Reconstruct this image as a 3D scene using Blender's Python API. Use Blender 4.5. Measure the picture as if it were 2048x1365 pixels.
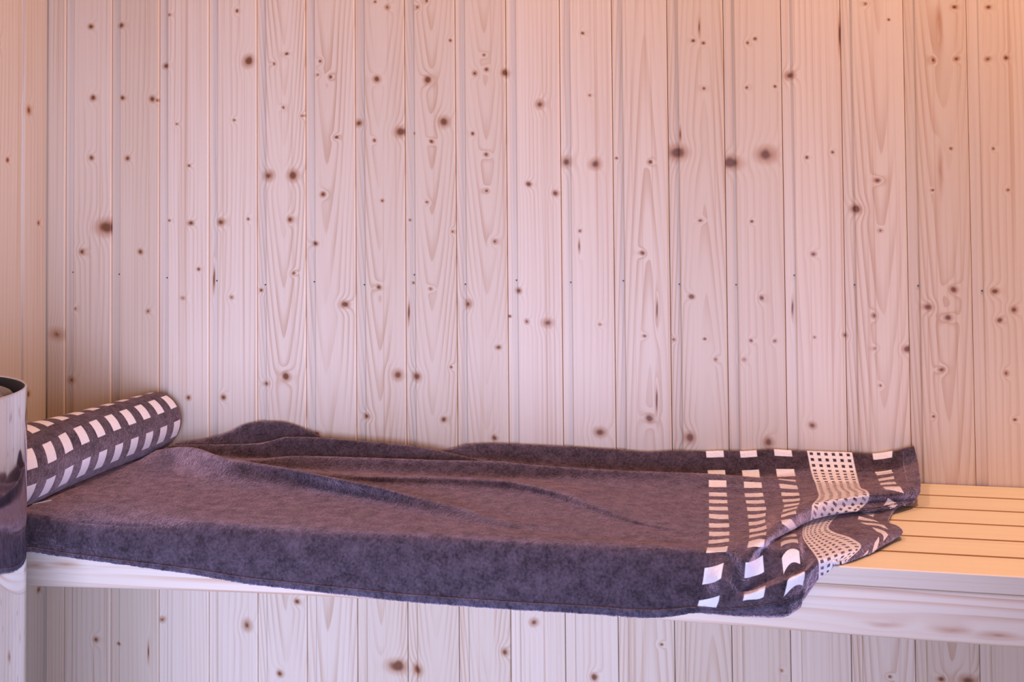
import bpy, bmesh, math, random
import numpy as np
from mathutils import Matrix, Vector

for o in list(bpy.data.objects):
    bpy.data.objects.remove(o)
scene = bpy.context.scene
C = scene.collection
random.seed(7)

# ------------------------------------------------------------------ camera
BZ = 0.65                       # height of the bench top above the floor
F = 2400.0                      # focal length in pixels of the 2048 x 1365 frame
PY = 284.05                     # row of the principal point (shifted lens)
D, EH, YAW, PITCH, ROLL = 1.9410, 0.46675, 0.21481, 0.03284, -0.00869
fw = np.array([-math.sin(YAW) * math.cos(PITCH), math.cos(YAW) * math.cos(PITCH), math.sin(PITCH)])
rt0 = np.array([math.cos(YAW), math.sin(YAW), 0.0])
up0 = np.cross(rt0, fw)
rt = math.cos(ROLL) * rt0 + math.sin(ROLL) * up0
up = -math.sin(ROLL) * rt0 + math.cos(ROLL) * up0
EYE = np.array([0.0, -D, EH + BZ])
cam_d = bpy.data.cameras.new('camera')
cam_d.sensor_width = 36.0
cam_d.lens = F / 2048 * 36.0
cam_d.shift_y = -(682.5 - PY) / 2048
cam_d.clip_start = 0.02
cam = bpy.data.objects.new('camera', cam_d)
C.objects.link(cam)
cam.matrix_world = Matrix([[rt[0], up[0], -fw[0], EYE[0]], [rt[1], up[1], -fw[1], EYE[1]],
                           [rt[2], up[2], -fw[2], EYE[2]], [0, 0, 0, 1]])
scene.camera = cam

# ------------------------------------------------------------------ light
world = bpy.data.worlds.new('world')
scene.world = world
world.use_nodes = True
bg = world.node_tree.nodes['Background']
bg.inputs[0].default_value = (0.80, 0.80, 1.0, 1)
bg.inputs[1].default_value = 0.6

def area(name, loc, target, sx, sy, power, col):
    l = bpy.data.lights.new(name, 'AREA')
    l.shape = 'RECTANGLE'; l.size = sx; l.size_y = sy; l.energy = power; l.color = col
    o = bpy.data.objects.new(name, l); C.objects.link(o)
    o.location = loc
    d = Vector(target) - Vector(loc)
    o.rotation_euler = d.to_track_quat('-Z', 'Y').to_euler()
    return o

# daylight through the open doorway behind the photographer
dl = area('daylight', (-0.15, -2.04, 0.54), (-0.98, 0, 0.33), 1.2, 1.05, 19.5, (0.49, 0.57, 1.0))
dl.data.spread = math.radians(84)
scene.view_settings.view_transform = 'Standard'
scene.view_settings.look = 'None'
scene.view_settings.gamma = 1.0
scene.view_settings.use_curve_mapping = False
scene.view_settings.exposure = -0.10
try:
    scene.cycles.max_bounces = 7; scene.cycles.diffuse_bounces = 4; scene.cycles.glossy_bounces = 3
    scene.cycles.caustics_reflective = False
except AttributeError:
    pass

# ------------------------------------------------------------------ pixel helpers
def ray(px, py):
    return fw + rt * (px - 1024) / F + up * (PY - py) / F
def on_plane(px, py, axis, val):
    d = ray(px, py)
    return EYE + d * ((val - EYE[axis]) / d[axis])
def at_h(px, py, h):                     # on the level plane h above the bench top
    return on_plane(px, py, 2, BZ + h)
def at_Y(px, py, Y):                     # on the upright plane at depth Y
    return on_plane(px, py, 1, Y)
def at_col(px, Y, h):                    # depth and height known, column from the picture
    # (X - Ex, Y - Ey, Z - Ez) . (rt - a*fw) = 0
    a = (px - 1024) / F
    n = rt - a * fw
    return np.array([EYE[0] - (n[1] * (Y - EYE[1]) + n[2] * (BZ + h - EYE[2])) / n[0], Y, BZ + h])

# ------------------------------------------------------------------ object helpers
def link(name, mesh, mat=None, parent=None, smooth=False):
    o = bpy.data.objects.new(name, mesh)
    C.objects.link(o)
    if mat is not None and len(mesh.materials) == 0:
        mesh.materials.append(mat)
    if parent is not None:
        o.parent = parent
    if smooth:
        mesh.polygons.foreach_set('use_smooth', [True] * len(mesh.polygons))
    return o
def thing(name, label, cat, loc=(0, 0, 0), group=None):
    o = bpy.data.objects.new(name, None); C.objects.link(o)
    o.empty_display_size = 0.05
    o.location = loc
    return tag(o, label, cat, group)
def tag(o, label, cat, group=None):
    o['label'] = label; o['category'] = cat
    if group: o['group'] = group
    return o
def struct(o, label=None):
    o['kind'] = 'structure'
    if label: o['label'] = label
    return o
def mesh_of(verts, faces, name='m'):
    m = bpy.data.meshes.new(name)
    m.from_pydata([tuple(v) for v in verts], [], [tuple(f) for f in faces])
    m.update()
    return m
def box_mesh(x0, x1, y0, y1, z0, z1, bevel=0.0, seg=2):
    bm = bmesh.new()
    bmesh.ops.create_cube(bm, size=1.0)
    for v in bm.verts:
        v.co = Vector((x0 + (v.co.x + .5) * (x1 - x0), y0 + (v.co.y + .5) * (y1 - y0), z0 + (v.co.z + .5) * (z1 - z0)))
    if bevel > 0:
        bmesh.ops.bevel(bm, geom=list(bm.edges), offset=bevel, segments=seg, profile=.6, affect='EDGES')
    m = bpy.data.meshes.new('box'); bm.to_mesh(m); bm.free()
    return m
def lathe_mesh(profile, n=48):
    vs, fs = [], []
    for i in range(n):
        a = 2 * math.pi * i / n
        for r, z in profile: vs.append((r * math.cos(a), r * math.sin(a), z))
    k = len(profile)
    for i in range(n):
        j = (i + 1) % n
        for q in range(k - 1):
            fs.append((i * k + q, j * k + q, j * k + q + 1, i * k + q + 1))
    return mesh_of(vs, fs)

# ------------------------------------------------------------------ node helpers
class NT:
    def __init__(s, name):
        s.mat = bpy.data.materials.new(name); s.mat.use_nodes = True
        s.t = s.mat.node_tree; s.n = s.t.nodes; s.l = s.t.links
        s.bsdf = s.n['Principled BSDF']
    def put(s, inp, v):
        if hasattr(v, 'is_linked') or hasattr(v, 'links'):
            s.l.new(v, inp)
        else:
            inp.default_value = v
    def m(s, op, a, b=0.0, c=None, clamp=False):
        n = s.n.new('ShaderNodeMath'); n.operation = op; n.use_clamp = clamp
        s.put(n.inputs[0], a); s.put(n.inputs[1], b)
        if c is not None: s.put(n.inputs[2], c)
        return n.outputs[0]
    def v(s, op, a, b=(0, 0, 0)):
        n = s.n.new('ShaderNodeVectorMath'); n.operation = op
        s.put(n.inputs[0], a); s.put(n.inputs[1], b)
        return n.outputs['Value'] if op in ('LENGTH', 'DOT_PRODUCT') else n.outputs[0]
    def xyz(s, x, y, z):
        n = s.n.new('ShaderNodeCombineXYZ')
        for i, q in enumerate((x, y, z)): s.put(n.inputs[i], q)
        return n.outputs[0]
    def sep(s, v):
        n = s.n.new('ShaderNodeSeparateXYZ'); s.l.new(v, n.inputs[0]); return n.outputs
    def noise(s, vec, scale=1.0, detail=2.0, rough=.5):
        n = s.n.new('ShaderNodeTexNoise'); s.l.new(vec, n.inputs['Vector'])
        n.inputs['Scale'].default_value = scale; n.inputs['Detail'].default_value = detail
        n.inputs['Roughness'].default_value = rough
        return n.outputs[0]
    def smooth(s, x, a, b):
        n = s.n.new('ShaderNodeMapRange'); n.interpolation_type = 'SMOOTHSTEP'
        s.put(n.inputs[0], x); n.inputs[1].default_value = a; n.inputs[2].default_value = b
        return n.outputs[0]
    def mix(s, f, a, b):
        n = s.n.new('ShaderNodeMix'); n.data_type = 'RGBA'
        s.put(n.inputs[0], f)
        s.put(n.inputs[6], a if not isinstance(a, tuple) else (*a, 1)); s.put(n.inputs[7], b if not isinstance(b, tuple) else (*b, 1))
        return n.outputs[2]
    def coord(s, kind='Object'):
        return s.n.new('ShaderNodeTexCoord').outputs[kind]
    def bump(s, h, strength, dist):
        n = s.n.new('ShaderNodeBump'); s.l.new(h, n.inputs['Height'])
        n.inputs['Strength'].default_value = strength; n.inputs['Distance'].default_value = dist
        s.l.new(n.outputs[0], s.bsdf.inputs['Normal'])

def wood(name, along='z', light=(.80, .62, .45), dark=(.58, .33, .19), knots=(), cath=None, seed=0.0, freq=95.0,
         late=.42, rough=.5, across_vec=None, fine=.16):
    """knots: (across, along, r_across, r_along, darkness) in the object's metres; cath: (centre, sharp, per_metre, sign)"""
    T = NT(name)
    x, y, z = T.sep(T.coord('Object'))
    if along == 'z': a, l = x, z
    else: a, l = (y if across_vec is None else {'y': y, 'z': z}[across_vec]), x
    n1 = T.noise(T.xyz(T.m('MULTIPLY', a, 14.0), seed, T.m('MULTIPLY', l, 1.6)), 1.0, 1.0)
    n1 = T.m('SUBTRACT', n1, .5)
    nw = T.m('SUBTRACT', T.noise(T.xyz(T.m('MULTIPLY', a, 55.0), seed + 3, T.m('MULTIPLY', l, 30.0)), 1.0, 1.0), .5)
    if cath is None:
        g = T.m('ADD', T.m('MULTIPLY', a, freq), T.m('MULTIPLY', n1, 3.2))
    else:
        xc, sharp, per, sign = cath
        q = T.m('SUBTRACT', T.m('ADD', a, T.m('MULTIPLY', n1, .012)), xc)
        hyp = T.m('SQRT', T.m('ADD', T.m('MULTIPLY', q, q), 0.0045 ** 2))
        hy2 = T.m('ADD', T.m('MULTIPLY', hyp, sharp * per), T.m('MULTIPLY', T.m('MULTIPLY', q, q), 900.0))
        g = T.m('ADD', T.m('SUBTRACT', hy2, T.m('MULTIPLY', l, per * sign)), T.m('MULTIPLY', n1, 2.2))
    d = None
    if knots:
        pw = T.xyz(T.m('ADD', a, T.m('MULTIPLY', nw, .0035)), 0.0, T.m('ADD', l, T.m('MULTIPLY', nw, .005)))
        for (ka, kl, ra, rl, dk) in knots:
            di = T.v('LENGTH', T.v('MULTIPLY', T.v('SUBTRACT', pw, (ka, 0, kl)), (1 / ra, 0, 1 / rl)))
            if dk < 1: di = T.m('ADD', di, (1 - dk) * .9)
            d = di if d is None else T.m('MINIMUM', d, di)
        e = T.m('POWER', 2.718, T.m('MULTIPLY', T.m('MULTIPLY', d, d), -.16))
        g = T.m('ADD', g, T.m('MULTIPLY', e, 1.6))
    fr = T.m('FRACT', g)
    ring = T.m('MULTIPLY', T.smooth(fr, .35, .93), T.m('SUBTRACT', 1.0, T.smooth(fr, .93, 1.0)))
    mod = T.noise(T.xyz(T.m('MULTIPLY', a, 30.0), seed + 9, T.m('MULTIPLY', l, 2.5)), 1.0, 1.0)
    ring = T.m('MULTIPLY', ring, T.smooth(mod, .25, .75))
    fi = T.noise(T.xyz(T.m('MULTIPLY', a, 420.0), seed + 5, T.m('MULTIPLY', l, 5.0)), 1.0, 3.0, .6)
    lo = T.noise(T.xyz(T.m('MULTIPLY', a, 22.0), seed + 7, T.m('MULTIPLY', l, 1.1)), 1.0, 1.0)
    f = T.m('ADD', T.m('MULTIPLY', ring, late), T.m('MULTIPLY', T.m('SUBTRACT', fi, .42), fine * 2), clamp=True)
    f = T.m('ADD', f, T.m('MULTIPLY', T.m('SUBTRACT', lo, .45), .34), clamp=True)
    col = T.mix(f, light, dark)
    st = T.noise(T.xyz(T.m('MULTIPLY', a, 190.0), seed + 11, T.m('MULTIPLY', l, 1.3)), 1.0, 1.0)
    col = T.mix(T.m('MULTIPLY', T.smooth(st, .56, .80), .42), col, tuple(c * q for c, q in zip(dark, (1.0, .92, .80))))
    if knots:
        halo = T.m('SUBTRACT', 1.0, T.smooth(d, .9, 2.3))
        col = T.mix(T.m('MULTIPLY', halo, .58), col, (.40, .145, .04))
        core = T.m('SUBTRACT', 1.0, T.smooth(T.m('ADD', d, T.m('MULTIPLY', nw, .9)), .45, 1.25))
        col = T.mix(T.m('MULTIPLY', core, .9), col, (.15, .043, .013))
    T.l.new(col, T.bsdf.inputs['Base Color'])
    T.bsdf.inputs['Roughness'].default_value = rough
    T.bsdf.inputs['Specular IOR Level'].default_value = .35
    T.bump(fi, .12, .0006)
    return T.mat

def plain(name, col, rough=.5, metal=0.0):
    T = NT(name)
    n = T.noise(T.coord('Object'), 60.0, 3.0)
    T.l.new(T.mix(T.m('MULTIPLY', n, .25), col, tuple(c * .75 for c in col)), T.bsdf.inputs['Base Color'])
    T.bsdf.inputs['Roughness'].default_value = rough; T.bsdf.inputs['Metallic'].default_value = metal
    return T.mat

# ------------------------------------------------------------------ back wall: boards with a recessed tongue strip
XL, XR, YF, ZC = -1.286, 1.15, -2.10, 2.40
M_back = plain('wall_backing', (.50, .26, .12), .8)
wall_back = struct(link('wall_back', box_mesh(XL - .10, XR + .10, .014, .05, 0, ZC), M_back),
                   'back wall of upright pale spruce boards with many small knots')
nail_px = [(145, 545), (238, 549), (334, 556), (433, 562), (530, 570), (628, 564), (728, 570), (828, 550), (930, 569), (1033, 561),
           (1141, 565), (1247, 562), (1359, 569), (1473, 570), (1590, 551), (1711, 570), (1838, 572), (1966, 582)]
nx = [at_Y(px, 560, 0)[0] for px, _ in nail_px]
pitch = [nx[i + 1] - nx[i] for i in range(len(nx) - 1)]
joints = [XL]
for i, x in enumerate(nx):
    joints.append(x - .17 * (pitch[min(i, len(pitch) - 1)]))
while joints[-1] < XR - .09: joints.append(joints[-1] + .0905)
joints.append(XR)
# knots in the photograph: (column, row, radius across, radius along, darkness)
S_, M_, G_, L_, X_ = 3.4, 5.2, 6.6, 9.0, 11.5
KN = """182 53 M 1|242 51 M 1|339 29 S .6|474 22 S .9|497 122 L 1|330 132 G .7|186 196 M .9|245 196 M .9|305 198 M 1|315 200 S .8|354 248 S .5|468 241 S .5
19 160 G .9|183 316 M .8|255 317 M .8|378 332 S .7|382 446 M 1|442 444 G 1|215 455 X 1|496 439 S .6|338 442 S .5|164 504 M .8|281 504 M .9|397 539 S .8
53 416 M .5|366 596 M .35|463 595 M .4|296 623 M .45|151 618 S .5|3 694 M .9|54 684 M .6|115 669 X .35|750 4 S .6|775 14 M .6|835 14 S .7|853 2 S .8
900 82 S .6|573 108 S .8|548 128 S .6|640 123 S .7|635 150 S .5|661 154 S 1|754 158 G 1|855 160 G .95|950 146 M .9|973 139 S 1|968 110 S .5|1010 146 G 1
567 215 S .7|605 231 S .6|716 246 G .9|749 281 S .9|801 264 L .95|828 267 S .5|888 244 L .9|863 283 S 1|945 268 S .9|673 275 S 1|972 310 M .5|973 382 S .8
537 351 L .85|586 351 L 1|646 389 M 1|765 401 S .9|854 404 S .8|819 440 S .7|905 464 S .6|580 439 M 1|630 488 M .95|990 483 M .7|588 546 S .9|520 582 S .7
757 576 M .7|826 566 S .8|862 577 S .8|690 609 G 1|937 607 G 1|997 695 M .9|1018 634 S .9|1080 208 G .9|1165 67 S .8|1180 190 S .7|1132 324 L .8|1191 328 L .85
1232 317 S .7|1300 325 S 1|1057 369 M .9|1111 387 M 1|1160 462 S .8|1285 507 M .9|1037 582 G .8|1054 643 M .7|1095 646 L .6|1200 649 S .5|1289 673 S .7|1348 679 S 1
1409 679 S .9|1502 682 S .9|1386 82 S .9|1407 86 S .9|1495 86 S .8|1510 78 S .8|1408 177 S .8|1493 176 S .7|1354 305 X 1|1460 326 X .9|1533 309 X .95|1400 442 S .9
1503 444 S .9|1382 595 M .9|1523 597 M .9|1731 7 S .7|1777 40 S .7|1550 173 S 1|1580 150 G 1|1613 316 S .8|1665 305 S .8|1755 361 M .95|1712 419 L .95|1761 461 S .8
1627 508 M .95|1749 631 M .8|1691 670 M .8|1550 682 S .8|1629 675 S .5|1814 699 G 1|1909 14 M .95|1977 14 M .9|1867 120 M .9|1913 117 M .9|1976 117 M .8|2012 116 M .9
1902 297 S .8|1987 297 S .8|1865 381 S .7|2016 380 S .7|1907 580 G .9|1856 615 G .95|1896 636 G .9|1989 583 G .85|2028 620 G .8|1999 641 M .9|572 754 G 1|532 768 M .7
634 868 M .9|733 833 M .95|796 750 L .9|833 754 L .8|887 840 M .9|989 877 M .9|902 735 S .7|1200 865 L .9|1299 838 G .95|1380 876 L .9|1431 720 M .45|1489 719 M .4
1537 885 L .9|1625 851 G .9|1760 773 S .5|1750 696 S .6|1883 740 M .9|1867 834 S .7|2029 841 S .8|2013 746 M .8|141 761 G .5|377 796 M .8|447 795 M 1|322 1241 G .6
192 1280 M .7|236 1290 S .9|495 1251 L .7|594 1204 M .9|560 1348 G .9|794 1334 X .8|835 1341 L .9|1068 1245 G .8|1010 1305 G .9|1188 1356 G .9|1323 1290 S .8|1564 1341 S .7
1780 1354 S .9|1882 1360 G .8|1936 1362 X .85|78 1190 M .6|1037 1160 S .5|640 1000 M .6|1250 1010 M .6|300 1010 M .6"""
RAD = dict(S=3.1, M=4.6, G=6.2, L=8.6, X=11.5)
knots = []
for tok in KN.replace('\n', '|').split('|'):
    a, b, s, dk = tok.split()
    p = at_Y(float(a), float(b), 0); q = at_Y(float(a) + RAD[s], float(b), 0)
    r = (q[0] - p[0])
    knots.append((p[0], p[2], r * random.uniform(.9, 1.2) * (1.3 if s == 'X' else 1), r * random.uniform(.8, 1.05), float(dk)))
# long dark resin slits: (column, row, half length)
for a, b, hl in [(1314, 621, 18), (1313, 803, 20), (1399, 54, 12), (1361, 269, 12), (1159, 492, 10), (1679, 70, 26), (816, 627, 16),
                 (426, 560, 20), (1585, 618, 14), (297, 1304, 16), (1881, 340, 54), (1879, 50, 48)]:
    p = at_Y(a, b, 0)
    wide = .0055 if hl > 40 else .0016
    knots.append((p[0], p[2], wide, hl * .00084, -.15 if hl > 40 else .85))
# boards whose grain shows nested arches: index -> (offset from board's left edge, sharpness, arches per metre, direction)
CATH = {5: (.050, 6.0, 11.0, 1), 6: (.038, 6.5, 7.0, 1), 7: (.042, 6.0, 11.0, 1), 8: (.048, 6.5, 12.0, 1), 9: (.050, 6.0, 12.0, 1),
        12: (.055, 9.0, 5.0, -1), 13: (.058, 9.0, 7.0, -1), 16: (.056, 8, 6.0, 1), 17: (.055, 8.0, 7.0, 1)}
def plank_mesh(w, h, strip=.0155, first=False):
    # cross-section, front towards -Y; the strip lies 3 mm behind the face
    s = strip if not first else 0.002
    prof = [(0.0005, .0040), (s, .0040), (s + .0010, .0030), (s + .0016, .0008), (s + .0030, 0.0), (w - .0022, 0.0), (w - .0011, .0005), (w - .0005, .0018),
            (w - .0004, .0100), (0.0005, .0120)]
    if first: prof[0] = (0.0, .0040)
    vs = [(x, y, 0) for x, y in prof] + [(x, y, h) for x, y in prof]
    k = len(prof)
    fs = [(i, (i + 1) % k, k + (i + 1) % k, k + i) for i in range(k)] + [tuple(range(k - 1, -1, -1)), tuple(range(k, 2 * k))]
    return mesh_of(vs, fs)
M_nail = plain('nail_steel', (.10, .09, .09), .45, .6)
nail_m = lathe_mesh([(0, .0012), (.0011, .0011), (.0014, 0), (.0014, -.004)], 10)
for i in range(len(joints) - 1):
    x0, x1 = joints[i], joints[i + 1]
    kk = [(k[0] - x0, k[1], k[2], k[3], k[4]) for k in knots if x0 - .002 < k[0] <= x1 - .002 + .002]
    rr = random.Random(100 + i)
    tone = rr.uniform(-.055, .04)
    mat = wood('spruce_board_%02d' % i, 'z', (.745 + tone, .61 + tone, .465 + tone), (.49, .28, .15), kk, CATH.get(i),
               seed=i * 3.71 + 1.3, freq=rr.choice([75, 95, 120, 140]), late=.60 if i in CATH else .34, rough=.42)
    b = link('plank', plank_mesh(x1 - x0, ZC, first=(i == 0)), mat, wall_back)
    b.location = (x0, 0, 0)
    if 1 <= i <= len(nail_px):
        p = at_Y(nail_px[i - 1][0], nail_px[i - 1][1], .003)
        nl = link('nail', nail_m, M_nail, b)
        nl.rotation_euler = (math.pi / 2, 0, 0)
        nl.location = (.0155 - .001, .0036, p[2])

# ------------------------------------------------------------------ left wall with its own boards
wall_left = struct(link('wall_left', box_mesh(XL - .05, XL - .014, YF, .014, 0, ZC), M_back),
                   'side wall of upright spruce boards meeting the back wall')
kl = [(.030, 1.25, .006, .007, .8), (.060, 1.05, .004, .004, .8), (.05, 1.62, .004, .004, .9), (.03, .75, .006, .006, .7), (.065, .4, .005, .005, .8)]
left_mats = [wood('spruce_side_board_%d' % k, 'z', (.62, .54, .44), (.44, .27, .16), [(a, b + .11 * k, c, d, e) for a, b, c, d, e in kl],
                  None, seed=60 + 5.3 * k, freq=110, late=.34, rough=.45) for k in range(4)]
pm = plank_mesh(.0905, ZC)
yy = 0.008; k = 0
while yy > YF + .09:
    me = pm.copy(); me.materials.clear()
    b = link('plank', me, left_mats[k % 4], wall_left)
    b.rotation_euler = (0, 0, math.pi / 2)        # board's front (-Y) turns to +X
    b.location = (XL, yy - .0905, 0)
    yy -= .0905; k += 1
# ------------------------------------------------------------------ the rest of the room (outside the picture)
M_pine = wood('spruce_room', 'z', (.70, .60, .48), (.50, .33, .20), (), None, 80.0, 70, .3, .5)
M_floor = plain('floor_tile', (.50, .49, .50), .5)
M_slate = plain('dark_slate', (.06, .06, .07), .6)
struct(link('floor', box_mesh(XL - .05, XR + .05, YF - .3, .05, -.05, 0), M_floor), 'grey tiled sauna floor')
struct(link('ceiling', box_mesh(XL - .05, XR + .05, YF - .05, .05, ZC, ZC + .05), M_pine), 'flat spruce ceiling')
struct(link('wall_right', box_mesh(XR, XR + .05, YF, .014, 0, ZC), M_pine), 'spruce wall at the end of the bench')
# front wall with an open doorway
DX0, DX1, DZ = -.95, .50, 1.98
wf = struct(link('wall_front', box_mesh(DX1, XR + .05, YF - .05, YF, 0, ZC), M_slate), 'dark slate wall beside the open doorway')
link('lintel', box_mesh(DX0, DX1, YF - .05, YF, DZ, ZC), M_slate, wf)
dr = struct(link('door_1', box_mesh(DX1 - .04, DX1, YF - .06, YF + .015, 0, DZ, .003), M_pine), 'open doorway frame')
link('wall_piece', box_mesh(XL - .05, DX0 - .03, YF - .05, YF, 0, ZC), M_slate, wf)
link('jamb', box_mesh(DX0 - .03, DX0 + .02, YF - .06, YF + .015, 0, DZ, .003), M_pine, dr)

# ------------------------------------------------------------------ bench
YB = -.4307; SW = YB / -6
bench = thing('sauna_bench', 'long pale wooden slatted sauna bench along the back wall', 'bench', ((XL + XR) / 2, YB / 2, 0))
bl = bench.location.copy()
def bpart(name, mesh, mat):
    o = link(name, mesh, mat, bench, name == 'front_board'); o.location = -bl; return o
M_frontedge = wood('slat_front_edge_wood', 'x', (.69, .575, .455), (.54, .36, .24), (), None, 290, 60, .25, .45, 'z', .08)
M_gap_shade = plain('slat_gap_shade', (.30, .13, .05), .7)  # shade of the gaps between slats, painted dark brown on their side faces
for k in range(6):
    y1 = -k * SW - (.0018 if k else .002); y0 = -(k + 1) * SW + (.0018 if k < 5 else 0)
    mat = wood('bench_slat_wood_%d' % k, 'x', (.63, .55, .39), (.50, .37, .21), (), None, 200 + 7.7 * k, 160, .26, .45, 'y', .10)
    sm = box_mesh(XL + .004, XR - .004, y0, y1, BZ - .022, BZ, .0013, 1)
    sm.materials.append(mat); sm.materials.append(M_gap_shade); sm.materials.append(M_frontedge)
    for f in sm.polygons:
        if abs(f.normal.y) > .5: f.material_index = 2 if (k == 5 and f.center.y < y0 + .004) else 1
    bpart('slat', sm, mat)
# front board under the slats; its lower edge is a little bowed
fpts = [(-60, 1173), (53, 1175), (300, 1183), (500, 1188), (760, 1203), (1000, 1219), (1350, 1246), (1840, 1285), (2048, 1301)]
fx, fz = zip(*[(at_Y(a, b, YB)[0], at_Y(a, b, YB)[2]) for a, b in fpts])
xs = np.linspace(XL + .004, XR - .004, 60)
zb = np.interp(xs, fx, fz)
zb = np.convolve(np.pad(zb, 3, 'edge'), np.ones(7) / 7, 'valid')
prof_n = 9
vs, fs = [], []
for x, zl in zip(xs, zb):
    zt = BZ - .0225
    r = .006
    pr = [(YB + .022, zt), (YB + .003, zt), (YB + .0008, zt - .0008), (YB, zt - .003), (YB, zl + r), (YB + .0018, zl + .0018), (YB + r, zl), (YB + .022, zl)]
    vs += [(x, a, b) for a, b in pr]
kq = 8
for i in range(len(xs) - 1):
    for j in range(kq):
        fs.append((i * kq + j, i * kq + (j + 1) % kq, (i + 1) * kq + (j + 1) % kq, (i + 1) * kq + j))
fs += [tuple(range(kq)), tuple(range((len(xs) - 1) * kq, len(xs) * kq))[::-1]]
m = mesh_of(vs, fs)
bm = bmesh.new(); bm.from_mesh(m); bmesh.ops.recalc_face_normals(bm, faces=bm.faces); bm.to_mesh(m); bm.free()
fkn = [(p[2], p[0], .006, .032, dk) for p, dk in [(at_Y(1905, 1262, YB), -.15), (at_Y(1995, 1272, YB), -.1), (at_Y(1770, 1250, YB), -.4), (at_Y(130, 1130, YB), -.2), (at_Y(70, 1132, YB), -.2)]]
M_front = wood('bench_front_wood', 'x', (.73, .61, .485), (.52, .27, .13), [(a, b, c, d, e) for a, b, c, d, e in fkn], None, 310, 75, .78, .45, 'z', .10)
bpart('front_board', m, M_front)
M_bear = wood('bearer_wood', 'x', (.74, .55, .38), (.55, .33, .19), (), None, 330, 80, .3, .6, 'z')
bpart('back_rail', box_mesh(XL + .004, XR - .004, -.045, -.004, BZ - .066, BZ - .0225, .002), M_bear)

# ------------------------------------------------------------------ terry cloth material
def terry(name, pattern=None, sheen=1.0, base=(.064, .044, .053), pale=(.90, .86, .85)):
    T = NT(name)
    P = T.coord('Object')
    cl = T.noise(P, 55.0, 3.0, .6)
    fz = T.noise(P, 900.0, 2.0, .6)
    md = T.noise(P, 260.0, 2.0, .6)
    mott = T.m('ADD', T.m('MULTIPLY', T.m('SUBTRACT', cl, .5), 1.7), T.m('MULTIPLY', T.m('SUBTRACT', md, .5), 1.7))
    f = T.m('ADD', .5, mott, clamp=True)
    col = T.mix(f, tuple(c * .45 for c in base), tuple(c * 1.6 for c in base))
    if pattern:
        uv = T.n.new('ShaderNodeUVMap'); uv.uv_map = 'UVMap'
        u, v, _ = T.sep(uv.outputs[0])
        mask = pattern(T, u, v)
        pc = T.mix(T.m('MULTIPLY', md, .5), pale, tuple(c * .78 for c in pale))
        col = T.mix(mask, col, pc)
    T.l.new(col, T.bsdf.inputs['Base Color'])
    T.bsdf.inputs['Roughness'].default_value = .95
    T.bsdf.inputs['Specular IOR Level'].default_value = .1
    T.bsdf.inputs['Sheen Weight'].default_value = .8
    T.bsdf.inputs['Sheen Tint'].default_value = (1, .70, .80, 1)
    T.l.new(T.m('MULTIPLY', T.m('ADD', T.m('MULTIPLY', f, 1.1), .8), sheen), T.bsdf.inputs['Sheen Weight'])
    T.bsdf.inputs['Sheen Roughness'].default_value = .32
    T.bump(T.m('ADD', fz, T.m('MULTIPLY', md, 1.2)), .7, .0022)
    return T.mat
def between(T, x, a, b, soft):
    return T.m('MULTIPLY', T.smooth(x, a - soft, a + soft), T.m('SUBTRACT', 1.0, T.smooth(x, b - soft, b + soft)))
VP, VS, V0 = .0400, .0200, .004
def pat_spread(T, u, v):
    # u in hundreds of station units, v in metres across the cloth
    vv = T.m('MULTIPLY', T.m('FRACT', T.m('DIVIDE', T.m('ADD', v, V0), VP)), VP)
    sq = between(T, vv, .004, .004 + VS, .0006)
    cols = None
    for a, b in ((14.15, 14.50), (14.85, 15.20), (15.55, 15.90), (17.52, 17.85)):
        c = between(T, u, a, b, .012)
        cols = c if cols is None else T.m('MAXIMUM', cols, c)
    sq = T.m('MULTIPLY', sq, cols)
    band = between(T, u, 16.22, 17.12, .012)
    lu = T.m('FRACT', T.m('DIVIDE', T.m('SUBTRACT', u, 16.22), .148))
    lv = T.m('FRACT', T.m('DIVIDE', v, .0096))
    hole = T.m('MULTIPLY', between(T, lu, .28, .74, .06), between(T, lv, .25, .75, .06))
    return T.m('MAXIMUM', sq, T.m('MULTIPLY', band, T.m('SUBTRACT', 1.0, hole)))
M_towel = terry('brown_terry_patterned', pat_spread)
M_hem = terry('brown_woven_hem', None, 1.0, (.068, .056, .076))

# ------------------------------------------------------------------ where the rolled towel lies (the spread one gives way under it)
ra, rb = .0475, .0575
pf = np.array([at_col(306, -.035, .03)[0], -.016 - .002, BZ + .0135 + ra])
pn = np.array([at_col(22, -.40, .05)[0], -.455, BZ + .0105 + rb])
axis = pn - pf; Ln = np.linalg.norm(axis); ax = axis / Ln
sd = np.cross(ax, [0, 0, 1.0]); sd /= np.linalg.norm(sd); vu = np.cross(sd, ax)
# ------------------------------------------------------------------ spread towel
def pchip(xk, yk, x):
    xk = np.asarray(xk, float); yk = np.asarray(yk, float)
    h = np.diff(xk)[:, None]; dl = np.diff(yk, axis=0) / h
    m = np.zeros_like(yk)
    m[0], m[-1] = dl[0], dl[-1]
    if len(xk) > 2:
        w1 = 2 * h[1:] + h[:-1]; w2 = h[1:] + 2 * h[:-1]
        with np.errstate(divide='ignore', invalid='ignore'):
            hm = (w1 + w2) / (w1 / dl[:-1] + w2 / dl[1:])
        m[1:-1] = np.where(dl[:-1] * dl[1:] > 0, hm, 0)
    i = np.clip(np.searchsorted(xk, x) - 1, 0, len(xk) - 2)
    t = ((x - xk[i]) / (xk[i + 1] - xk[i]))[:, None]; hh = h[i]
    return (yk[i] * (1 + 2 * t) * (1 - t) ** 2 + hh * m[i] * t * (1 - t) ** 2 + yk[i + 1] * t * t * (3 - 2 * t) + hh * m[i + 1] * t * t * (t - 1))
def Pp(S, px, py, Y): return (S, at_Y(px, py, Y))          # seen at row py, depth known
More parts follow.
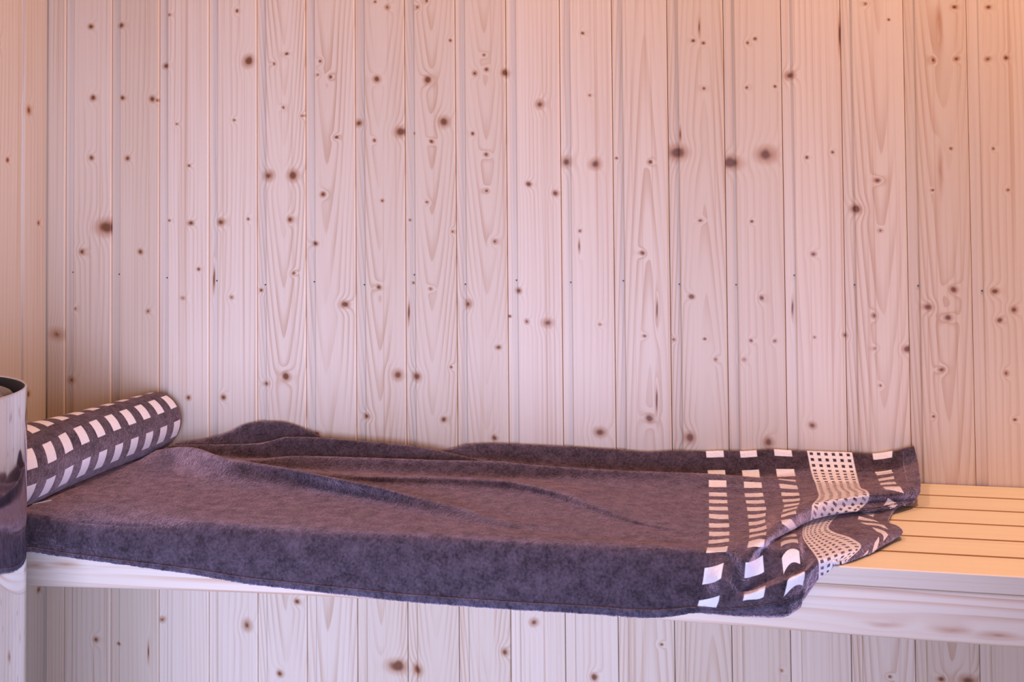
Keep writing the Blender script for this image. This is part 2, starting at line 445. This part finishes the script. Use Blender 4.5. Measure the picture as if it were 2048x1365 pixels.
def Hh(S, px, py, h): return (S, at_h(px, py, h))          # seen at row py, height known
def Yh(S, Y, h, px=None): return (S, at_col(S if px is None else px, Y, h))
rows = []
A0 = -.013
r1 = [Yh(-150, A0, .012), Yh(60, A0, .012)] + [Pp(a, a, b, A0) for a, b in
      [(200, 894), (300, 890), (345, 886), (380, 882), (430, 873), (455, 866), (490, 850), (520, 845), (560, 845), (590, 852), (632, 869), (668, 890),
       (760, 902), (850, 904), (890, 900), (942, 889), (1000, 888), (1107, 893), (1231, 900), (1293, 905), (1339, 903)]] + \
     [Pp(s, a, b, A0) for s, a, b in [(1415, 1412, 904), (1450, 1447, 903), (1485, 1480, 904), (1520, 1513, 902), (1555, 1548, 900), (1590, 1583, 902),
       (1625, 1617, 903), (1712, 1704, 906), (1752, 1745, 908), (1785, 1785, 903), (1835, 1828, 893)]]
r0 = [(s, p + np.array([0, .007, -.006])) for s, p in r1]
r2 = [Yh(-150, -.03, .008), Yh(300, -.03, .008), Yh(430, -.03, .013), Yh(490, -.03, .018), Yh(560, -.03, .022), Yh(640, -.03, .016), Yh(760, -.03, .014), Yh(890, -.03, .010)] + \
     [Pp(s, a, b, -.03) for s, a, b in [(942, 942, 917), (1107, 1107, 928), (1231, 1231, 938), (1339, 1339, 944), (1415, 1416, 949), (1485, 1485, 950), (1555, 1553, 946),
       (1625, 1624, 938), (1712, 1711, 940), (1752, 1750, 944), (1785, 1783, 940), (1835, 1835, 922)]]
r3 = [Yh(-150, -.045, .007), Yh(300, -.045, .008)] + [Pp(a, a, b, -.045) for a, b in
      [(345, 891), (441, 889), (515, 887), (548, 880), (573, 873), (631, 874), (714, 881), (797, 888), (846, 895), (888, 903)]] + \
     [Yh(1000, -.045, .012), Yh(1150, -.045, .007), Yh(1415, -.045, .006), Yh(1485, -.045, .006), Yh(1555, -.047, .010), (1625, at_Y(1627, 950, -.047)), (1712, at_Y(1714, 952, -.047)),
      (1785, at_Y(1786, 946, -.047)), (1835, at_Y(1836, 930, -.045))]
r4 = [Yh(-150, -.06, .006), Yh(300, -.06, .007), Yh(437, -.06, .010), Yh(507, -.06, .008), Yh(590, -.062, .009), Yh(714, -.062, .010), Yh(888, -.062, .007), Yh(1000, -.062, .006),
      Yh(1200, -.062, .006), Yh(1415, -.062, .008), Yh(1485, -.062, .008), Yh(1555, -.063, .010), (1625, at_Y(1630, 959, -.063)), (1712, at_Y(1716, 960, -.063)),
      (1785, at_Y(1787, 951, -.063)), (1835, at_Y(1837, 937, -.062))]
r5 = [Yh(-150, -.075, .006), Yh(437, -.075, .007)] + [Pp(a, a, b, -.086) for a, b in [(507, 920), (557, 915), (590, 912), (714, 915), (838, 919), (1000, 923), (1066, 930), (1231, 941)]] + \
     [Pp(s, a, b, -.08) for s, a, b in [(1415, 1417, 948), (1485, 1487, 953), (1555, 1556, 959), (1590, 1591, 962), (1625, 1634, 967), (1712, 1718, 967), (1752, 1757, 961),
       (1785, 1788, 956), (1835, 1838, 944)]]
r6 = [Yh(-150, -.09, .006), Yh(437, -.09, .006), Yh(507, -.096, .006), Yh(590, -.105, .006), Yh(714, -.112, .006), Yh(838, -.112, .006), Yh(1066, -.108, .006), Yh(1231, -.118, .006)] + \
     [Hh(1415, 1418, 984, .006), Hh(1485, 1489, 987, .007), Hh(1555, 1562, 984, .012), Hh(1590, 1597, 983, .013), Hh(1625, 1638, 981, .017), Hh(1712, 1722, 977, .024),
      Hh(1752, 1762, 972, .026), Hh(1785, 1792, 968, .028), Hh(1835, 1840, 956, .031)]
r7 = [Yh(-150, -.105, .006), Yh(437, -.098, .006), Yh(590, -.125, .007)] + [Hh(a, a, b, c) for a, b, c in
      [(764, 953, .015), (880, 955, .017), (1000, 961, .018), (1107, 980, .017), (1190, 1007, .014), (1273, 1034, .011), (1355, 1050, .008)]] + \
     [Hh(1415, 1418, 1030, .007), Hh(1485, 1493, 1010, .008), Hh(1555, 1565, 1001, .012), Hh(1590, 1600, 998, .016), Hh(1625, 1641, 990, .024), Hh(1712, 1733, 981, .029),
      Hh(1752, 1768, 977, .030), Hh(1785, 1800, 974, .030), Hh(1835, 1841, 966, .030)]
r8 = [Yh(-150, -.12, .006), Yh(437, -.106, .006), Yh(590, -.14, .006), Yh(764, -.178, .006), Yh(880, -.182, .006), Yh(1000, -.187, .006), Yh(1107, -.222, .006), Yh(1190, -.277, .006),
      Yh(1273, -.325, .006), Yh(1355, -.345, .006)] + \
     [Hh(1415, 1418, 1050, .006), Hh(1485, 1495, 1026, .008), Hh(1555, 1568, 1014, .016), Hh(1590, 1598, 1009, .022), Hh(1625, 1638, 999, .030), Hh(1712, 1738, 988, .030),
      Hh(1752, 1775, 985, .028), Hh(1785, 1806, 984, .027), Hh(1835, 1841, 975, .026)]
r9 = [Yh(-150, -.135, .006), Yh(300, -.10, .006), Yh(437, -.122, .008), Yh(590, -.178, .008), Yh(755, -.232, .008), Yh(838, -.262, .007), Yh(921, -.28, .006), Yh(1024, -.31, .006),
      Yh(1107, -.32, .006), Yh(1190, -.335, .006), Yh(1273, -.352, .006), Yh(1355, -.362, .006)] + \
     [Hh(1415, 1418, 1062, .006), Hh(1485, 1497, 1044, .009), Hh(1520, 1530, 1040, .014), Hh(1555, 1562, 1034, .026), Hh(1590, 1592, 1021, .030), Hh(1625, 1628, 1009, .032),
      Hh(1712, 1738, 994, .027), Hh(1752, 1777, 991, .025), Hh(1785, 1808, 989, .024), Hh(1835, 1840, 985, .020)]
r10 = [Yh(-150, -.15, .006), Yh(230, -.12, .006), Hh(300, 300, 903, .020), Hh(345, 345, 895, .030)] + [Hh(a, a, b, c) for a, b, c in
      [(375, 893, .036), (399, 897, .038), (437, 911, .037), (466, 919, .036), (507, 925, .035), (590, 939, .033), (673, 957, .030), (755, 974, .027), (838, 995, .022), (921, 1015, .016), (1024, 1046, .010)]] + \
     [Yh(1107, -.345, .008), Yh(1190, -.358, .007), Yh(1355, -.38, .006)] + \
     [Hh(1415, 1418, 1075, .006), Hh(1485, 1499, 1064, .011), Hh(1520, 1534, 1060, .022), Hh(1555, 1564, 1049, .029), Hh(1590, 1593, 1032, .030), Hh(1625, 1626, 1023, .026),
      Hh(1712, 1734, 1006, .018), Hh(1752, 1772, 1005, .015), Hh(1785, 1800, 1003, .014), Hh(1835, 1832, 998, .010)]
r11 = [Yh(-150, -.24, .006), Yh(230, -.24, .006), Yh(300, -.20, .006), Hh(345, 345, 942, .006)] + [Hh(a, a, b, .006) for a, b in
      [(424, 967), (590, 981), (755, 1007), (838, 1025), (921, 1041), (1024, 1060)]] + [Yh(1107, -.378, .006), Yh(1190, -.385, .006), Yh(1355, -.397, .006)] + \
     [Hh(1415, 1417, 1087, .007), Hh(1485, 1498, 1082, .020), Hh(1520, 1530, 1076, .026), Hh(1555, 1566, 1070, .016), Hh(1590, 1594, 1055, .016), Hh(1625, 1622, 1042, .012),
      Hh(1712, 1712, 1024, .012), Hh(1752, 1757, 1021, .011), Hh(1785, 1790, 1014, .011), Hh(1835, 1822, 1005, .011)]
r12 = [Yh(-150, -.385, .008)] + [Hh(a, a, b, .011) for a, b in [(60, 1003), (161, 1012), (244, 1014), (341, 1024), (414, 1034)]] + \
      [Yh(600, -.402, .009), Yh(1000, -.405, .009), Yh(1355, -.41, .009)] + \
     [Hh(1415, 1414, 1098, .009), Pp(1485, 1493, 1104, -.448), Hh(1520, 1528, 1090, .022), Yh(1555, -.335, .006, 1562), Yh(1590, -.30, .006, 1590), Yh(1625, -.25, .0055, 1612),
      Yh(1712, -.165, .005, 1700), Yh(1752, -.155, .005, 1740), Yh(1785, -.15, .005, 1772), Yh(1835, -.135, .005, 1800)]
r13 = [Pp(a, a, b, -.437) for a, b in [(-150, 1012), (58, 1024), (107, 1034), (171, 1046), (244, 1051), (424, 1053), (590, 1065), (714, 1070), (838, 1075), (1000, 1084), (1190, 1094), (1314, 1099), (1378, 1103)]] + \
     [Pp(1415, 1412, 1108, -.437), Pp(1450, 1450, 1112, -.438), Pp(1485, 1491, 1130, -.463), Hh(1520, 1525, 1104, .012), Hh(1555, 1562, 1096, .016), Hh(1590, 1597, 1089, .020), Hh(1625, 1606, 1074, .011),
      Hh(1712, 1655, 1056, .006), Hh(1752, 1715, 1040, .006), Hh(1785, 1745, 1036, .006), Hh(1835, 1775, 1042, .007)]
hem = [(-150, -150, 1092), (53, 53, 1102), (146, 146, 1114), (292, 292, 1134), (390, 390, 1148), (500, 500, 1167), (590, 590, 1177), (714, 714, 1191), (838, 838, 1204), (1000, 1000, 1216),
       (1190, 1190, 1227), (1252, 1252, 1232), (1310, 1300, 1234), (1378, 1355, 1230)]
r16 = [Pp(s, a, b, -.446) for s, a, b in hem] + \
     [Pp(1415, 1392, 1224, -.448), Pp(1450, 1428, 1225, -.450), Pp(1485, 1478, 1229, -.456), Pp(1555, 1558, 1231, -.455), Pp(1590, 1596, 1212, -.450), Pp(1625, 1640, 1157, -.440),
      Hh(1712, 1696, 1121, .0045), Hh(1752, 1728, 1110, .0045), Hh(1785, 1752, 1100, .0045), Hh(1835, 1792, 1077, .0045)]
def lerp_row(ra, rb, t, dy, s_max):
    sa = [s for s, _ in rb if s <= s_max]
    pa = pchip([s for s, _ in ra], [p for _, p in ra], np.array(sa, float)); pb = pchip([s for s, _ in rb], [p for _, p in rb], np.array(sa, float))
    return [(s, a * (1 - t) + b * t + np.array([0, dy, 0])) for s, a, b in zip(sa, pa, pb)]
r14 = lerp_row(r13, r16, .35, -.0055, 1378) + \
     [Pp(1415, 1408, 1150, -.447), Pp(1450, 1442, 1157, -.464), Pp(1485, 1487, 1180, -.446), Pp(1520, 1530, 1165, -.447), Pp(1555, 1568, 1154, -.452), Pp(1590, 1602, 1142, -.450), Hh(1625, 1633, 1110, .012),
      Hh(1712, 1702, 1077, .012), Hh(1752, 1745, 1056, .012), Hh(1785, 1768, 1051, .012), Hh(1835, 1797, 1054, .011)]
r15 = lerp_row(r13, r16, .70, -.004, 1378) + \
     [Pp(1415, 1400, 1195, -.450), Pp(1450, 1438, 1200, -.456), Pp(1485, 1488, 1194, -.463), Pp(1520, 1530, 1180, -.466), Pp(1555, 1575, 1164, -.468), Pp(1590, 1610, 1148, -.462), Pp(1625, 1640, 1126, -.448),
      Hh(1712, 1723, 1094, .011), Hh(1752, 1757, 1075, .012), Hh(1785, 1778, 1068, .012), Hh(1835, 1806, 1066, .009)]
rows = [r0, r1, r2, r3, r4, r5, r6, r7, r8, r9, r10, r11, r12, r13, r14, r15, r16]
Sg = np.concatenate([np.linspace(-150, 1370, 330, endpoint=False), np.linspace(1370, 1835, 190)])
K = np.stack([pchip([s for s, _ in r], [p for _, p in r], Sg) for r in rows])     # rows x columns x 3
# smooth the control rows lightly along the cloth
for _ in range(1):
    K[:, 1:-1] = .25 * K[:, :-2] + .5 * K[:, 1:-1] + .25 * K[:, 2:]
NS = 10
G = []
nR = K.shape[0]
def cr(p0, p1, p2, p3, t):
    return .5 * ((2 * p1) + (-p0 + p2) * t + (2 * p0 - 5 * p1 + 4 * p2 - p3) * t * t + (-p0 + 3 * p1 - 3 * p2 + p3) * t ** 3)
for i in range(nR - 1):
    p1, p2 = K[i], K[i + 1]
    p0 = K[i - 1] if i else 2 * p1 - p2
    p3 = K[i + 2] if i + 2 < nR else 2 * p2 - p1
    for j in range(NS):
        t = j / NS
        G.append(.75 * cr(p0, p1, p2, p3, t) + .25 * (p1 * (1 - t) + p2 * t))
G.append(K[-1]); G = np.array(G)
for _ in range(2):
    H = G.copy()
    H[1:-1] = .25 * G[:-2] + .5 * G[1:-1] + .25 * G[2:]
    H[:, 1:-1] = .25 * H[:, :-2] + .5 * H[:, 1:-1] + .25 * H[:, 2:]
    G = H
on_bench = G[..., 1] > YB - .002
G[..., 2] = np.where(on_bench, np.maximum(G[..., 2], BZ + .0045), G[..., 2])
G[..., 1] = np.where((G[..., 2] < BZ + .004) & ~on_bench, np.minimum(G[..., 1], YB - .0055), G[..., 1])
G[..., 1] = np.minimum(G[..., 1], -.005)
rel = G - pf
tt = (rel @ ax) / Ln; ls = np.abs(rel @ sd); Rr = (ra + (rb - ra) * np.clip(tt, 0, 1)) * 1.06 + .004
cz = pf[2] + (pn[2] - pf[2]) * tt
under = (tt > -.03) & (tt < 1.03) & (ls < Rr)
zmax = cz - np.sqrt(np.maximum(Rr ** 2 - ls ** 2, 0)) - .001
G[..., 2] = np.where(under, np.minimum(G[..., 2], np.maximum(zmax, np.where(G[..., 1] > YB - .002, BZ + .0045, -9))), G[..., 2])
# pile: a fine uneven surface
rs = np.random.RandomState(3)
nz = rs.normal(0, 1, G.shape[:2])
nz = .5 * nz + .5 * (np.roll(nz, 1, 0) + np.roll(nz, 1, 1)) / 2
dv = np.gradient(G, axis=0); du = np.gradient(G, axis=1)
nrm = np.cross(du, dv); nrm /= np.linalg.norm(nrm, axis=-1, keepdims=True) + 1e-12
nrm = -nrm
flip = nrm[len(nrm) // 2, 200, 2] < 0
if flip: nrm = -nrm
G = G + nrm * (np.abs(nz) * .00035)[..., None]
NV, NU = G.shape[:2]
arc = np.zeros((NV, NU)); arc[1:] = np.cumsum(np.linalg.norm(np.diff(G, axis=0), axis=-1), axis=0)
ker = np.hanning(41); ker /= ker.sum()
arc = np.stack([np.convolve(np.pad(a, 20, 'edge'), ker, 'valid') for a in arc])
def sheet(name, i0, i1, j0, j1, mat, parent, lift=0.0, thick=.0036):
    vs = (G[i0:i1 + 1, j0:j1 + 1] + nrm[i0:i1 + 1, j0:j1 + 1] * lift).reshape(-1, 3)
    nv, nu = i1 - i0 + 1, j1 - j0 + 1
    idx = np.arange(nv * nu).reshape(nv, nu)
    fs = np.stack([idx[:-1, :-1], idx[1:, :-1], idx[1:, 1:], idx[:-1, 1:]], -1).reshape(-1, 4)
    m = mesh_of(vs.tolist(), fs.tolist())
    uv = m.uv_layers.new(name='UVMap')
    ua = np.stack([np.broadcast_to(Sg[None, j0:j1 + 1] / 100, (nv, nu)), arc[i0:i1 + 1, j0:j1 + 1]], -1).reshape(-1, 2)
    li = np.zeros(len(m.loops), int); m.loops.foreach_get('vertex_index', li)
    uv.data.foreach_set('uv', ua[li].ravel())
    o = link(name, m, mat, parent, True)
    if m.polygons[len(m.polygons) // 2].normal.z < 0: m.flip_normals()
    md = o.modifiers.new('thickness', 'SOLIDIFY'); md.thickness = thick; md.offset = -1
    return o
towel = sheet('bath_towel', 0, NV - 1, 0, NU - 1, M_towel, None)
tag(towel, 'brown terry bath towel with pale squares spread rumpled over the bench', 'towel')
sheet('hem', NV - 5, NV - 1, 0, NU - 100, M_hem, towel, .0003, .0044)['label'] = 'flat woven hem along the front edge'
sheet('hem', 0, NV - 1, NU - 12, NU - 1, M_hem, towel, .0003, .0044)['label'] = 'flat woven hem at the towel end'

# ------------------------------------------------------------------ rolled towel
def pat_roll(T, u, v):
    # u along the axis (m), v around (m)
    uu = T.m('MULTIPLY', T.m('FRACT', T.m('DIVIDE', u, .0440)), .0440)
    vv = T.m('MULTIPLY', T.m('FRACT', T.m('DIVIDE', T.m('ADD', v, .0), .052)), .052)
    sq = T.m('MULTIPLY', between(T, uu, .010, .0315, .0007), between(T, vv, .011, .040, .0007))
    return sq
M_roll = terry('brown_terry_rolled', pat_roll, .40, (.072, .050, .052))
# spiral cross-section: outermost turn full radius, shrinking inwards
turns = 3.6; NT_ = 220; NL = 60
rv, rf, ruv = [], [], []
for i in range(NL + 1):
    t = i / NL
    R = ra + (rb - ra) * t
    R *= 1 + .015 * math.sin(7 * t + 1) + (.03 * math.exp(-((t - .86) / .09) ** 2))
    endr = min(1.0, .93 + .07 * math.sqrt(min(1, min(t, 1 - t) / .03)))
    for j in range(NT_ + 1):
        s = j / NT_
        th = s * turns * 2 * math.pi
        rr_ = R * (1 - .225 * s * turns) * endr
        if s < .05: rr_ += R * .06 * (1 - s / .05) ** 2          # loose outer edge lifts
        sag = 1 - .06 * max(0, -math.sin(-th - 2.0))
        ang = -th - 2.0                                     # the outer edge lies low on the side of the room
        p = pf + ax * (Ln * t) + sd * (rr_ * 1.02 * math.cos(ang)) + vu * (rr_ * .985 * math.sin(ang))
        rv.append(p); ruv.append((Ln * t, R * (th + .75)))
for i in range(NL):
    for j in range(NT_):
        a = i * (NT_ + 1) + j
        rf.append((a, a + 1, a + NT_ + 2, a + NT_ + 1))
base = Vector(((pf + pn) / 2).tolist()); base.z = BZ + .005
roll = thing('rolled_towel', 'brown terry towel with pale squares rolled up on the bench end', 'towel', base)
m = mesh_of([v - np.array(base) for v in rv], rf)
uv = m.uv_layers.new(name='UVMap')
li = np.zeros(len(m.loops), int); m.loops.foreach_get('vertex_index', li)
uv.data.foreach_set('uv', np.array(ruv)[li].ravel())
o = link('roll', m, M_roll, roll, True)
md = o.modifiers.new('thickness', 'SOLIDIFY'); md.thickness = .0045; md.offset = 0
tp = [at_h(62, 1013, .0095), at_h(101, 1004, .0095), at_h(103, 1000, .0125), at_h(66, 1008, .0125)]
vs = [p - np.array(base) for p in tp] + [p - np.array(base) + np.array([0, .0, -.0008]) for p in tp]
tm = mesh_of(vs, [(0, 1, 2, 3), (7, 6, 5, 4), (0, 4, 5, 1), (1, 5, 6, 2), (2, 6, 7, 3), (3, 7, 4, 0)])
lab = link('care_tag', tm, plain('white_tag', (.85, .85, .88), .6), roll)
lab['label'] = 'small white care tag'

# ------------------------------------------------------------------ heater: polished steel drum full of stones
HX, HY, HR, HT = -1.059, -.660, .154, BZ + .214
def steel(name, rough):
    T = NT(name)
    n = T.noise(T.coord('Object'), 30.0, 2.0)
    T.l.new(T.mix(n, (.74, .73, .74), (.66, .65, .67)), T.bsdf.inputs['Base Color'])
    T.bsdf.inputs['Metallic'].default_value = 1.0; T.bsdf.inputs['Roughness'].default_value = rough
    return T.mat
M_steel = steel('polished_steel', .06); M_dark = plain('dark_heater_inside', (.03, .03, .032), .7)
heater = thing('sauna_heater', 'polished round steel sauna heater filled with stones', 'heater', (HX, HY, 0))
link('shell', lathe_mesh([(HR - .004, .06), (HR - .001, .06), (HR, .063), (HR, HT - .003), (HR - .0006, HT - .0006), (HR - .002, HT), (HR - .0034, HT - .001), (HR - .0036, HT - .05), (HR - .004, .07)], 96), M_steel, heater, True)
link('stone_basket', lathe_mesh([(0, HT - .09), (HR - .012, HT - .09), (HR - .006, HT - .02), (HR - .0045, HT - .002), (HR - .0037, HT - .0016)], 64), M_dark, heater, True)
link('plinth', lathe_mesh([(0, .0), (HR - .03, .0), (HR - .028, .003), (HR - .028, .062), (HR - .004, .066), (HR - .02, .075), (0, .075)], 64), M_dark, heater, True)
M_stone = NT('sauna_stone_rock')
n = M_stone.noise(M_stone.coord('Object'), 70.0, 4.0)
M_stone.l.new(M_stone.mix(n, (.05, .05, .055), (.24, .23, .24)), M_stone.bsdf.inputs['Base Color'])
M_stone.bsdf.inputs['Roughness'].default_value = .7; M_stone.bump(n, .6, .003); M_stone = M_stone.mat
rs = random.Random(11)
spots = [(0.0, 0.0)] + [(.062 * math.cos(a), .062 * math.sin(a)) for a in [k * 2 * math.pi / 6 for k in range(6)]] + \
        [(.112 * math.cos(a), .112 * math.sin(a)) for a in [k * 2 * math.pi / 12 + .2 for k in range(12)]]
for q, (sx, sy) in enumerate(spots):
    bm = bmesh.new(); bmesh.ops.create_icosphere(bm, subdivisions=3, radius=1.0)
    sc = Vector((rs.uniform(.024, .029), rs.uniform(.023, .027), rs.uniform(.020, .025)))
    off = Vector((rs.uniform(0, 50), rs.uniform(0, 50), rs.uniform(0, 50)))
    from mathutils import noise as mnoise
    for v in bm.verts:
        d = 1 + .22 * mnoise.noise(v.co * 1.3 + off) + .07 * mnoise.noise(v.co * 3.5 + off)
        v.co = Vector((v.co.x * sc.x, v.co.y * sc.y, v.co.z * sc.z)) * d
    sm = bpy.data.meshes.new('stone'); bm.to_mesh(sm); bm.free()
    st = link('sauna_stone', sm, M_stone, None, True)
    rad = math.hypot(sx, sy)
    st.location = (HX + sx, HY + sy, HT + .002 + (.014 if rad < .05 else 0) + rs.uniform(-.004, .004) - (.022 if rad > .1 else 0))
    st.rotation_euler = (0, 0, rs.uniform(0, 6))
    tag(st, 'dark grey rounded stone piled in the steel heater', 'stone', 'stones in the heater')

# ------------------------------------------------------------------ warm downlights in the ceiling above the bench
T = NT('lamp_diffuser_glow')
T.bsdf.inputs['Base Color'].default_value = (1, .8, .6, 1)
T.bsdf.inputs['Emission Color'].default_value = (1, .58, .40, 1); T.bsdf.inputs['Emission Strength'].default_value = 4
ring_m = lathe_mesh([(.085, -.0005), (.112, -.0005), (.112, -.008), (.108, -.012), (.090, -.012), (.085, -.006)], 40)
disc_m = lathe_mesh([(0, -.003), (.085, -.003), (.085, -.001), (0, -.001)], 40)
for LX, LY, pw, lb in [(.45, -.36, 18, 'warm round downlight over the bare bench end'), (-.50, -.25, 8.5, 'warm round downlight over the middle of the spread towel')]:
    lamp = thing('ceiling_downlight', lb, 'lamp', (LX, LY, ZC), 'downlights above the bench')
    link('ring', ring_m, M_steel, lamp, True)
    link('diffuser', disc_m, T.mat, lamp, True)
    ld = bpy.data.lights.new('downlight_beam', 'AREA'); ld.shape = 'DISK'; ld.size = .17; ld.energy = pw
    ld.color = (1.0, .56, .39); ld.spread = math.radians(150)
    lo = bpy.data.objects.new('downlight_beam', ld); C.objects.link(lo); lo.location = (LX, LY, ZC - .014)
